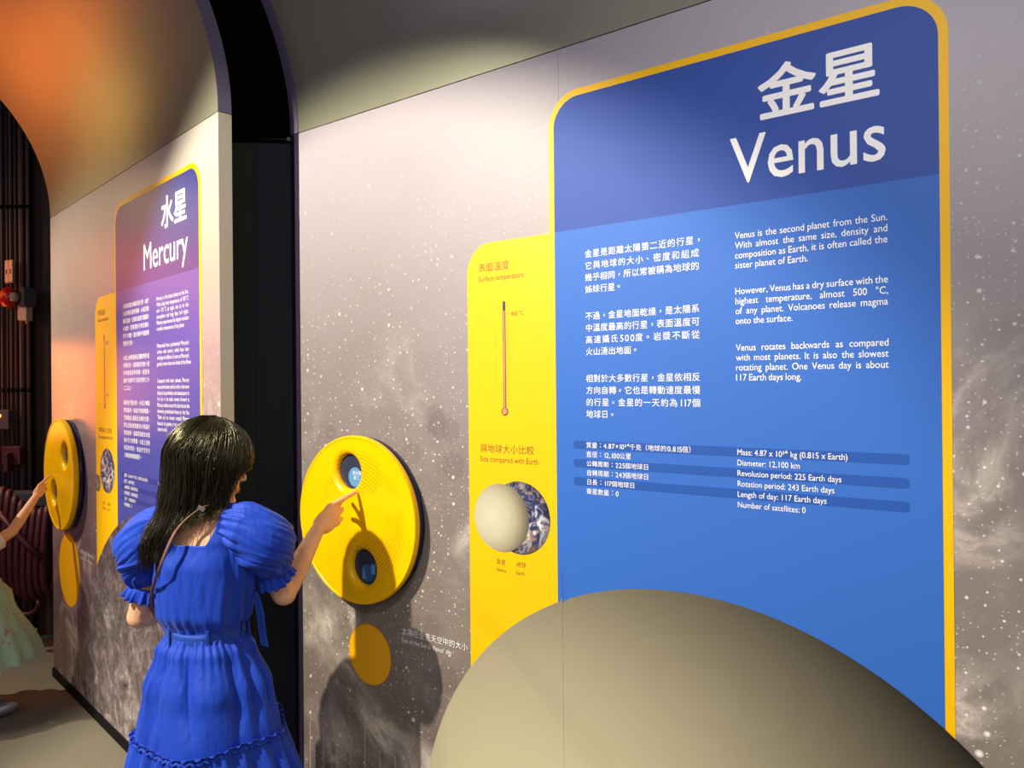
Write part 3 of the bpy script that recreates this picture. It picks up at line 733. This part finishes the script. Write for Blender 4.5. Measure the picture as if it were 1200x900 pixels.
capsule(bm, SL, ELL, .038, .034); capsule(bm, ELL, lerp(ELL, WRL, .35), .033, .033); capsule(bm, lerp(ELL, WRL, .35), WRL, .033, .022)
d = (TIP - WR).normalized(); l0 = V((.50, .20, -.80)); l = (l0 - d*l0.dot(d)).normalized(); b = d.cross(l)
if b.y > 0: b = -b
hand(bm, WR, d, l, b, 1.14, [(0, 0, 0), (10, 18, 10), (16, 34, 22), (24, 42, 28)], TIP, d*.85 + l*.75 - b*.9)
d = (tb_(.085, .120, .945) - WRL).normalized(); l = (V((0, 0, -1)) - d*V((0, 0, -1)).dot(d)).normalized(); b = BF - d*BF.dot(d); b = (b - l*b.dot(l)).normalized()
hand(bm, WRL, d, l, b, .95, [(25, 25, 15), (28, 30, 20), (30, 32, 20), (32, 35, 20)])
for s in (-1, 1):
    hp = tb_(s*.062, 0, .76); kn = tb_(s*.058, .012, .415); an = tb_(s*.056, -.012, .075)
    capsule(bm, hp, kn, .062, .042); capsule(bm, kn, lerp(kn, an, .3) - BF*.006, .040, .042); capsule(bm, lerp(kn, an, .3) - BF*.006, an, .042, .026)
    capsule(bm, an, tb_(s*.060, .10, .038), .028, .024)
bmesh.ops.transform(bm, matrix=Minv, verts=bm.verts)
body = fuse('body', bm, M_SKIN, g, .0028, 5)
face_parts(g, HCc + V((-TC.x, -TC.y, 0)), HA, 1.03)
for s in (-1, 1):
    c = tb_(s*.058, .055, .0) + V((-TC.x, -TC.y, 0))
    bm = bmesh.new(); ell(bm, c + V((0, 0, .045)), ax, (.038, .105, .040)); 
    for v in bm.verts: v.co.z = max(v.co.z, .002)
    bmesh.ops.remove_doubles(bm, verts=bm.verts, dist=1e-5)
    fin('shoe', bm, M_SHOE2, g, smooth=True)
OFF = V((-TC.x, -TC.y, 0))
# bodice: blouson top over the belt, square back neckline
def bod(u, v):
    a = 2*pi*u                                # 0 = her right, 90 = front, 270 = back
    r0 = .134*abs(cos(a)); q = min(1, max(0, (r0-.048)/.040)); q = q*q*(3-2*q)
    top = 1.088 + .090*q - .020*max(0, (r0-.09)/.045)
    h = lerp(.852, top, v)
    ra = curve((h-.85)/.34, [(0, .104), (.12, .124), (.4, .137), (.7, .136), (1, .132)]); rb = curve((h-.85)/.34, [(0, .083), (.15, .102), (.5, .101), (.7, .084), (.86, .064), (1, .026)])
    f = 1 - v
    w = .5*sin(a*24 + 3*noise.noise(V((a, v*2, 0))))*f**2.2*.035 + .075*(abs(sin(a*4.5 + 1.6*v + 1.3*sin(a*2)))-.6)*(.15 + .85*f) + .045*noise.noise(V((cos(a)*2.4, sin(a)*2.4, v*1.6+5)))
    w += .07*(abs(noise.noise(V((cos(a)*3.2+v, sin(a)*3.2, v*.8+9))))-.2)
    k_ = 1 + w
    return OFF + tb_(ra*cos(a)*k_, rb*sin(a)*k_ - .004, h)
dress = grid('dress', bod, 300, 60, M_DRESS, g, thick=.0025)
# sleeves
A = tb_(.072, -.012, 1.135); Bm = tb_(.205, -.005, 1.112); Cc = lerp(SR, EL, .66)
sleeve('puff_sleeve', A + OFF, Bm + OFF, Cc + OFF, [(0, .050), (.22, .068), (.6, .080), (.88, .058), (1, .040)], M_DRESS, dress, 9, .085, 1.0)
dd = (EL - SR).normalized()
frill('sleeve_frill', Cc + OFF, dd, .040, .052, .042, 15, M_DRESS, dress, 1)
A = tb_(-.072, -.012, 1.130); Bm = tb_(-.222, -.01, 1.105); Cc = lerp(SL, ELL, .66)
sleeve('puff_sleeve', A + OFF, Bm + OFF, Cc + OFF, [(0, .050), (.22, .066), (.6, .078), (.88, .060), (1, .042)], M_DRESS, dress, 9, .090, 4.0)
dd = (ELL - SL).normalized()
frill('sleeve_frill', Cc + OFF, dd, .042, .055, .040, 14, M_DRESS, dress, 3)
# belt
def belt(u, v):
    a = 2*pi*u; h = lerp(.822, .858, v) + .006*sin(a*2+1)
    return OFF + tb_(.107*cos(a), .087*sin(a) - .003, h)
grid('belt', belt, 96, 5, M_SASH, dress, thick=.004)
for a in (-60, -120, 60, 120, 0, 180):
    a = radians(a); p = OFF + tb_(.111*cos(a), .091*sin(a) - .003, .842)
    bm = bmesh.new(); box_bm(bm, -.004, .004, -.002, .002, -.025, .026, .001)
    bmesh.ops.transform(bm, matrix=Matrix.Translation(p) @ Matrix.Rotation(atan2(BF.y*sin(a)+BR.y*cos(a), BF.x*sin(a)+BR.x*cos(a)) + pi/2, 4, 'Z'), verts=bm.verts)
    fin('belt_loop', bm, M_SASH, dress)
def skirt(u, v):
    a = 2*pi*u; h = lerp(.838, .575, v) - .006*sin(a*3)*v
    R = curve(v, [(0, .104), (.15, .128), (.55, .160), (1, .184)]); Rb = R*(.80 + .12*v)
    w = .21*(abs(sin(a*7 + 1.6*sin(a*2) + .5*v + 2.5*noise.noise(V((cos(a)*1.5, sin(a)*1.5, 3+v*.5)))))-.55)*(.25 + .75*sin(pi*min(1, v*1.05+.05))) * .62 + .05*sin(a*5 + 1.0 + v)*v + .03*noise.noise(V((cos(a)*2, sin(a)*2, v)))
    w += .03*sin(a*41)*(1-v)**4
    return OFF + tb_(R*cos(a)*(1+w) + .020*v, Rb*sin(a)*(1+w) - .004, h)
grid('skirt', skirt, 420, 34, M_DRESS, dress)
def tier(u, v):
    a = 2*pi*u; h = lerp(.580, .455, v) - .006*sin(a*3)
    R = .184 + .036*v**.8; Rb = R*.93
    w = .05*sin(a*5+1.8) + .10*(.35+v)*(abs(sin(a*11 + 1.2*sin(a*3) + 2*noise.noise(V((cos(a)*2, sin(a)*2, 7)))))-.55) + .02*sin(a*47)*(1-v)**2 + .03*noise.noise(V((cos(a)*2, sin(a)*2, 1)))
    return OFF + tb_(R*cos(a)*(1+w) + .020 + .012*v, Rb*sin(a)*(1+w) - .004, h)
grid('skirt_tier', tier, 420, 20, M_DRESS, dress)
def fr(u, v):
    a = 2*pi*u; w = .05*sin(a*5 + 1.9) + .03*noise.noise(V((cos(a)*2, sin(a)*2, 1))); z = .578 - .006*sin(a*3) + (v-.5)*.016 + .003*sin(a*37)
    R = .186 + .010*abs(v-.5)*2 + .003*sin(a*73 + v*3)
    return OFF + tb_(R*cos(a)*(1+w) + .020, R*.925*sin(a)*(1+w) - .004, z)
grid('seam_frill', fr, 500, 5, M_DRESS, dress, thick=.0015)
# sash bow and tails at her right front
kn = at(286, 705, 2.06)
bm = bmesh.new(); ell(bm, kn + OFF, (BR, BF, V((0, 0, 1))), (.016, .014, .022)); fin('sash_knot', bm, M_SASH, dress, smooth=True)
def ribbon(nm, pts, wd, wdir, m, parent, th=.002):
    n = 24
    def P(t):
        i = min(int(t*(len(pts)-1)), len(pts)-2); q = t*(len(pts)-1) - i
        p_ = [pts[max(i-1, 0)], pts[i], pts[i+1], pts[min(i+2, len(pts)-1)]]
        return .5*((2*p_[1]) + (p_[2]-p_[0])*q + (2*p_[0]-5*p_[1]+4*p_[2]-p_[3])*q*q + (3*p_[1]-p_[0]-3*p_[2]+p_[3])*q**3)
    return grid(nm, lambda u, v: P(v) + wdir*(u-.5)*wd, 5, n, m, parent, wrap=False, thick=th)
wd_ = V((.92, -.3, .1)).normalized()
ribbon('sash_tail', [q + OFF for q in (kn, at(296, 692, 2.03), at(304, 715, 2.02), at(307, 740, 2.02), at(310, 757, 2.02))], .024, V((.85, -.3, -.1)).normalized(), M_SASH, dress)
ribbon('sash_tail', [q + OFF for q in (kn, at(289, 725, 2.04), at(291, 745, 2.03), at(292, 768, 2.03))], .020, V((.6, -.5, 0)).normalized(), M_SASH, dress)
ribbon('sash_loop', [q + OFF for q in (kn, at(280, 690, 2.03), at(273, 700, 2.0), at(280, 716, 2.0), kn)], .014, V((.2, -.3, .9)).normalized(), M_SASH, dress)

# hair
def hair_point(phi, v, off, rr, side_fix=0):
    """phi: 0 face, 90 her right; v 0 crown -> 1 tip"""
    R, F, U = HA
    top = .46
    if v < top:
        th = (v/top)**.9*radians(98); fall = 0
    else: th = radians(98); fall = (v-top)/(1-top)
    a = .082+off; bfr = .106+off; c = .105+off
    P = HCc - F*.004 + R*(sin(th)*sin(phi)*a) + F*(sin(th)*cos(phi)*bfr) + U*(cos(th)*c)
    dg = (math.degrees(phi) + 360) % 360
    hend = curve(dg, [(0, 1.22), (30, 1.20), (60, 1.170), (112, 1.155), (150, 1.085), (185, 1.045), (225, 1.045), (262, 1.06), (330, 1.20), (360, 1.22)]) + rr*.022
    if dg < 56 or dg > 304: hend = 1.292 - .085*(min(dg, 360-dg)/56)**1.6 + rr*.012
    if fall > 0:
        drop = P.z - hend; P = P + V((0, 0, -drop*fall))
        q = fall*fall
        sway = curve(dg, [(0, 0), (60, -.004), (112, -.03), (140, -.055), (185, -.030), (225, .0), (260, .0), (360, 0)])
        P += V((sway*q*1.0, sway*q*.2, 0))
        inw = curve(dg, [(0, .02), (60, .012), (110, .03), (150, .01), (185, .0), (360, .02)])
        ctr = HCc - P; ctr.z = 0
        if ctr.length > 0: P += ctr.normalized()*inw*sin(fall*pi*.5)
        # stay outside the back and shoulders
        loc = P - TC; r_, f_ = loc.dot(BR), loc.dot(BF)
        if P.z < 1.17 and abs(r_) < .16:
            k2 = min(1, (1.17-P.z)/.06); lim = -.098 - off
            if f_ > lim and f_ < .02: P += BF*(lim - f_)*k2
    return P
def hair_mesh(name, seed, ph0, ph1, nu):
    def fn(u, v):
        phi = radians(lerp(ph0, ph1, u)); cl = .003*sin(phi*37 + seed) + .0035*noise.noise(V((phi*9, v*2, seed)))
        return OFF + hair_point(phi, v, cl*(.35+v) - .004, 0)
    return grid(name, fn, nu, 44, M_HAIR, g, wrap=False, thick=.006)
hair = hair_mesh('hair', 2, 56, 304, 240)
hair_b = hair_mesh('fringe', 3, -57, 57, 100)
rnd = random.Random(7); vs, fs = [], []
def strand(path, r, vs, fs):
    b0 = len(vs)
    for i, p in enumerate(path):
        d = (path[min(i+1, len(path)-1)] - path[max(i-1, 0)]); d = d.normalized() if d.length > 1e-6 else V((0, 0, -1))
        x = d.cross(V((.3, .2, 1))).normalized(); y = d.cross(x); q = r*(1 - .75*(i/(len(path)-1))**2)
        for k_ in range(3): vs.append(p + x*cos(k_*2.094)*q + y*sin(k_*2.094)*q)
    for i in range(len(path)-1):
        for k_ in range(3): fs.append((b0+i*3+k_, b0+i*3+(k_+1) % 3, b0+i*3+3+(k_+1) % 3, b0+i*3+3+k_))
for i in range(3400):
    ph = rnd.uniform(-3, 363); off = abs(rnd.gauss(0, .0065)) - .001; rr = rnd.uniform(-1.2, 1); j1 = rnd.uniform(0, 6); jj = rnd.gauss(0, 7)*(0 if min(ph % 360, 360 - ph % 360) < 66 else 1); v0 = rnd.uniform(0, .30)
    path = []; wl_ = rnd.uniform(1, 5)
    for q in range(13):
        v = lerp(v0, 1, q/12); ph_ = ph + jj*v*v + wl_*sin(v*5 + j1)
        path.append(OFF + hair_point(radians(ph_), v, off*(.4+.9*v) + .004*sin(v*8+j1)*v*v, rr))
    strand(path, rnd.uniform(.0006, .0013), vs, fs)
for i in range(260):                          # flyaways
    ph = rnd.uniform(30, 330); path = []; o0 = rnd.uniform(.004, .022); j1 = rnd.uniform(0, 6); v0 = rnd.uniform(0, .5); v1 = v0 + rnd.uniform(.2, .5)
    for q in range(10):
        v = lerp(v0, min(1, v1), q/9); path.append(OFF + hair_point(radians(ph + 10*sin(q*.35+j1)), v, .002 + o0*sin(pi*.5*q/9)**2, 1))
    strand(path, .0004, vs, fs)
me = bpy.data.meshes.new('hair_strands'); me.from_pydata([tuple(v) for v in vs], [], fs); me.update()
o = link('hair_strands', me, M_HAIR, g, smooth=True); o['kind'] = 'stuff'

# tan cross-body bag: strap over her back, pouch at her left front hip
t = empty('shoulder_bag', 'tan leather strap bag worn across the back of the girl in blue', 'bag', Matrix.Translation((TC.x, TC.y, 0)))
pts = [tb_(.085, .07, 1.08), tb_(.082, .03, 1.17), at(252, 592, 1.985), at(232, 597, 1.950), at(208, 618, 1.928), at(193, 648, 1.912), at(182, 680, 1.928), tb_(-.150, -.02, .90), tb_(-.150, .06, .80)]
ribbon('strap', [q + OFF for q in pts], .014, (BR*.75 + V((0, 0, .55))).normalized(), M_STRAP, t, .003)
bm = bmesh.new(); box_bm(bm, -.075, .075, -.02, .02, -.06, .06, .015); bmesh.ops.transform(bm, matrix=Matrix.Translation(tb_(-.12, .155, .76) + OFF) @ Matrix.Rotation(-radians(10), 4, 'Z'), verts=bm.verts)
fin('pouch', bm, M_STRAP, t, smooth=False)
bm = bmesh.new(); box_bm(bm, -.010, .010, -.002, .002, -.006, .006, .0015); bmesh.ops.transform(bm, matrix=Matrix.Translation(at(236, 596, 1.944) + OFF) @ Matrix.Rotation(radians(28), 4, 'Y'), verts=bm.verts); o = fin('buckle', bm, M_GREYM, t); o['label'] = 'silver strap buckle'

# ---- the small child at the far disc
C2 = V((-2.475, 3.40, 0)); BR, BF, BU = basis(radians(40)); TC = C2; OFF = -C2
c = empty('person', 'small child in a cream top and mint skirt touching the far disc', 'person', Matrix.Translation(C2))
ax = (BR, BF, V((0, 0, 1)))
SR = at(-14, 640, 3.36); WRc = at(42, 582, 3.60); n2 = V((cos(T2), sin(T2), 0))
a_ = at(60, 556, 1) - V((0, 0, HC)); TIPc = V((0, 0, HC)) + a_*((D2-.053)/a_.dot(n2)); ELc = at(14, 620, 3.47) + V((0, 0, -.012)); SL = tb_(-.10, 0, .80)
HA2 = basis(radians(45), radians(4)); Hc2 = tb_(0, .01, .975)
bm = bmesh.new(); head(bm, Hc2, HA2, .98)
capsule(bm, tb_(0, 0, .80), Hc2 - V((0, 0, .05)), .034, .032); ell(bm, tb_(0, 0, .70), ax, (.098, .065, .12)); ell(bm, tb_(0, 0, .55), ax, (.095, .07, .10))
capsule(bm, tb_(0, 0, .81), SR, .03, .03); capsule(bm, tb_(0, 0, .81), SL, .03, .03)
capsule(bm, SR, ELc, .029, .024); capsule(bm, ELc, lerp(ELc, WRc, .3), .0235, .0245); capsule(bm, lerp(ELc, WRc, .3), WRc, .0245, .0165)
e1 = tb_(-.13, .0, .62); w1 = tb_(-.12, .06, .46); capsule(bm, SL, e1, .029, .024); capsule(bm, e1, w1, .024, .017)
d = (TIPc - WRc).normalized(); l0 = V((.45, .1, -.85)); l = (l0 - d*l0.dot(d)).normalized(); b = d.cross(l)
if b.y > 0: b = -b
hand(bm, WRc, d, l, b, .80, [(0, 0, 0), (10, 12, 10), (16, 18, 12), (24, 22, 14)], TIPc, d*.9 + l*.1 - b*.5)
d = V((0, .1, -1)).normalized(); hand(bm, w1, d, BF, -BR, .78, [(15, 20, 15)]*4)
for s in (-1, 1):
    kn2 = tb_(s*.050, .01, .30); an = tb_(s*.050, -.01, .065)
    capsule(bm, tb_(s*.05, 0, .52), kn2, .052, .036); capsule(bm, kn2, an, .035, .024); capsule(bm, an, tb_(s*.052, .08, .034), .025, .022)
bmesh.ops.transform(bm, matrix=Matrix.Translation(OFF), verts=bm.verts)
fuse('body', bm, M_SKIN, c, .003, 5)
face_parts(c, Hc2 + OFF, HA2, .98)
HCs, HAs = HCc, HA
def ch(u, v):
    ph = radians(lerp(38, 322, u)); th = radians(112)*v**.9; R, F, U = HA2
    k_ = 1 + .02*sin(ph*31)
    return OFF + Hc2 - F*.004 + (R*sin(th)*sin(ph)*.080 + F*sin(th)*cos(ph)*.102)*k_ + U*(cos(th)*.098 - .05*v**6)
grid('hair', ch, 160, 24, M_HAIR, c, wrap=False, thick=.008)
def top_(u, v):
    a = 2*pi*u; return OFF + tb_(.108*cos(a)*(1+.01*sin(a*9)), .080*sin(a)*(1+.01*sin(a*9)), lerp(.52, .79, v))
shirt = grid('shirt', top_, 80, 12, M_CREAM, c)
for s, S_, E_ in ((1, SR, ELc), (-1, SL, e1)):
    sleeve('sleeve', (tb_(s*.045, 0, .80)) + OFF, S_ + OFF, lerp(S_, E_, .42) + OFF, [(0, .050), (.5, .052), (1, .043)], M_CREAM, shirt, 5, .03, s)
def sk(u, v):
    a = 2*pi*u; R = curve(v, [(0, .105), (.2, .15), (1, .262)]); w_ = .05*sin(a*17 + sin(a*3))*v + .02*sin(a*5)
    return OFF + tb_(R*cos(a)*(1+w_), R*sin(a)*(1+w_), lerp(.62, .262, v) - .008*sin(a*17)*v*v)
skc = grid('skirt', sk, 260, 20, M_MINT, c)
M_SPRIG = mat('peach_sprig_print', lin((206, 150, 120)), .7)
bm = bmesh.new(); rnd = random.Random(9)
for i in range(90):
    u, v = rnd.random(), rnd.uniform(.08, .95); p = sk(u, v); a = 2*pi*u; nrm = (BR*cos(a) + BF*sin(a)).normalized(); tt = nrm.cross(V((0, 0, 1)))
    pts = [bm.verts.new(p + nrm*.0035 + (tt*cos(q*pi/3) + V((0, 0, 1))*sin(q*pi/3))*rnd.uniform(.004, .009)) for q in range(6)]; bm.faces.new(pts)
o = fin('sprig_prints', bm, M_SPRIG, skc, recalc=False); o['kind'] = 'stuff'
for s in (-1, 1):
    q = tb_(s*.052, .045, 0) + OFF
    if s == 1: q = at(-2, 843, 3.40) + OFF; q.z = 0
    bm = bmesh.new(); ell(bm, q + V((0, 0, .035)), ax, (.032, .085, .030))
    for v in bm.verts: v.co.z = max(v.co.z, .002)
    fin('shoe', bm, M_SHOE, c, smooth=True)

# ------------------------------------------------------------------ far left service wall
def pipe(px, r, m, label, z0=.0, z1=5, Y=4.46):
    x = at(px, 400, Y).x
    t = empty('conduit_pipe', label, 'pipe', Matrix.Translation((x, Y, 0)), None)
    bm = bmesh.new(); tube(bm, [V((0, 0, z0)), V((0, 0, z1))], r, 12); fin('pipe', bm, m, t, smooth=True)
    for z in (1.5, 2.6):
        bm = bmesh.new(); tube(bm, [V((0, 0, z-.012)), V((0, 0, z+.012))], r+.002, 12); fin('pipe_clamp', bm, M_BLACK, t, smooth=True)
M_P1 = mat('dark_purple_pipe_paint', lin((52, 44, 56)), .5); M_P2 = mat('dull_brown_pipe_paint', lin((84, 68, 66)), .5)
pipe(9.5, .007, M_P1, 'thin dark violet pipe directly above the pale notice board')
pipe(13.6, .008, M_P2, 'thin brown pipe close beside the pale notice board, next to a violet one')
pipe(19.5, .009, M_P1, 'violet pipe next to the thick brown pipe')
pipe(26, .014, M_P2, 'thickest brown vertical pipe above the red alarm bell')
pipe(33.5, .010, M_P2, 'slim brown pipe at the end of the row, beside the plain umber wall')
pipe(3, .006, mat('blue_grey_pipe_paint', lin((60, 66, 84)), .4), 'blue-grey pipe, the coolest coloured of the pipe row')
box_o = at(12, 400, 4.50)
slab('trim_3', V((at(-30, 400, 4.5).x, 4.5, 0)), V((at(36, 400, 4.5).x, 4.5, 0)), 0, 5, .03, M_BLACK)
# notice board, tilted pair of plates
P = at(11.5, 317, 4.40); t = empty('notice_board', 'pale two-panel notice above the red alarm bell', 'sign', Matrix.Translation(P) @ Matrix.Rotation(radians(-22), 4, 'Z'))
box('back_plate', M_GREYM, -.032, .036, -.006, .004, -.075, .062, t)
for x in (-.030, .004): 
    box('notice_plate', M_PLATE, x, x+.031, -.010, -.005, -.070, .058, t, bev=.002); box('printed_mark', M_HOSE, x+.010, x+.020, -.0112, -.0098, -.022, .006, t)
# alarm bell with strobe
P = at(14, 349, 4.40); t = empty('alarm_bell', 'red fire alarm bell with clear strobe on the dark service wall', 'alarm', Matrix.Translation(P) @ Matrix.Rotation(radians(-40), 4, 'Z') @ Matrix.Rotation(radians(90), 4, 'X'))
lathe('gong', [(0, .062), (.030, .060), (.055, .045), (.062, .020), (.064, 0), (0, 0)], M_RED, t, seg=40)
o = lathe('strobe', [(0, .040), (.022, .036), (.028, .02), (.028, 0), (0, 0)], M_CLEAR, t, Matrix.Translation((.058, .0, -.01)), 24)
box('mounting_box', M_DARK, .02, .13, -.055, .055, -.09, -.02, t, bev=.006)
P = at(29.5, 367, 4.42); t = empty('junction_box', 'small white junction box below the alarm bell', 'box', Matrix.Translation(P))
box('housing', M_PLATE, -.026, .026, -.03, .03, -.045, .045, t, bev=.004); bm = bmesh.new(); tube(bm, [V((.008, 0, -.045)), V((.008, 0, -.062))], .006, 10); fin('cable_gland', bm, M_SALMON, t)
P = at(5, 491, 4.40); t = empty('control_box', 'grey control box with a small glowing amber lamp on the service wall', 'box', Matrix.Translation(P))
box('housing', M_P2, -.045, .045, -.03, .03, -.06, .055, t, bev=.004)
M_AMB = mat('amber_lamp', lin((255, 150, 40)), .3); M_AMB.node_tree.nodes['Principled BSDF'].inputs['Emission Color'].default_value = (1, .25, .02, 1); M_AMB.node_tree.nodes['Principled BSDF'].inputs['Emission Strength'].default_value = 6
bm = bmesh.new(); bmesh.ops.create_icosphere(bm, subdivisions=2, radius=.010, matrix=Matrix.Translation((-.008, -.032, .02))); fin('indicator_lamp', bm, M_AMB, t, smooth=True)
P = at(14, 534, 4.40); t = empty('wall_bracket', 'maroon steel bracket above the fire hose', 'bracket', Matrix.Translation(P))
box('bracket_plate', M_HOSE, -.055, .055, -.012, .03, -.055, .055, t, bev=.005); box('bracket_arm', M_HOSE, -.012, .012, -.06, -.01, -.09, .02, t, bev=.003)
# fire hose folded on a rack
P = at(27, 645, 4.22); t = empty('fire_hose', 'maroon fire hose hung in folds on the wall behind the child', 'hose', Matrix.Translation(P))
for i in range(11):
    x = -.22 + i*.037; top = .30 + .05*sin(i*.6) - (.0 if i < 6 else .01*(i-6)); bot = -.26 + .025*cos(i*1.3); pts = []
    for q in range(25):
        a = 2*pi*q/24; pts.append(V((x + .006*sin(a*2), -.045*cos(a) - .01*i/10, lerp(bot, top, .5) + (top-bot)/2*sin(a) )))
    bm = bmesh.new(); tube(bm, pts, .0185, 8, cap=False); fin('hose_fold', bm, M_HOSE, t, smooth=True)
bm = bmesh.new(); tube(bm, [V((-.10, -.08, .25)), V((.0, -.10, .15)), V((.08, -.10, .06)), V((.16, -.09, -.02))], .016, 8); fin('hose_end', bm, M_HOSE, t, smooth=True)
bm = bmesh.new(); tube(bm, [V((.055+.07*cos(a), -.06, -.27+.075*sin(a))) for a in [radians(180+18*i) for i in range(11)]], .012, 8); fin('nozzle_loop', bm, M_HOSE, t, smooth=True)
box('hose_rack', M_DARK, -.25, .20, -.01, .10, .25, .33, t, bev=.006)
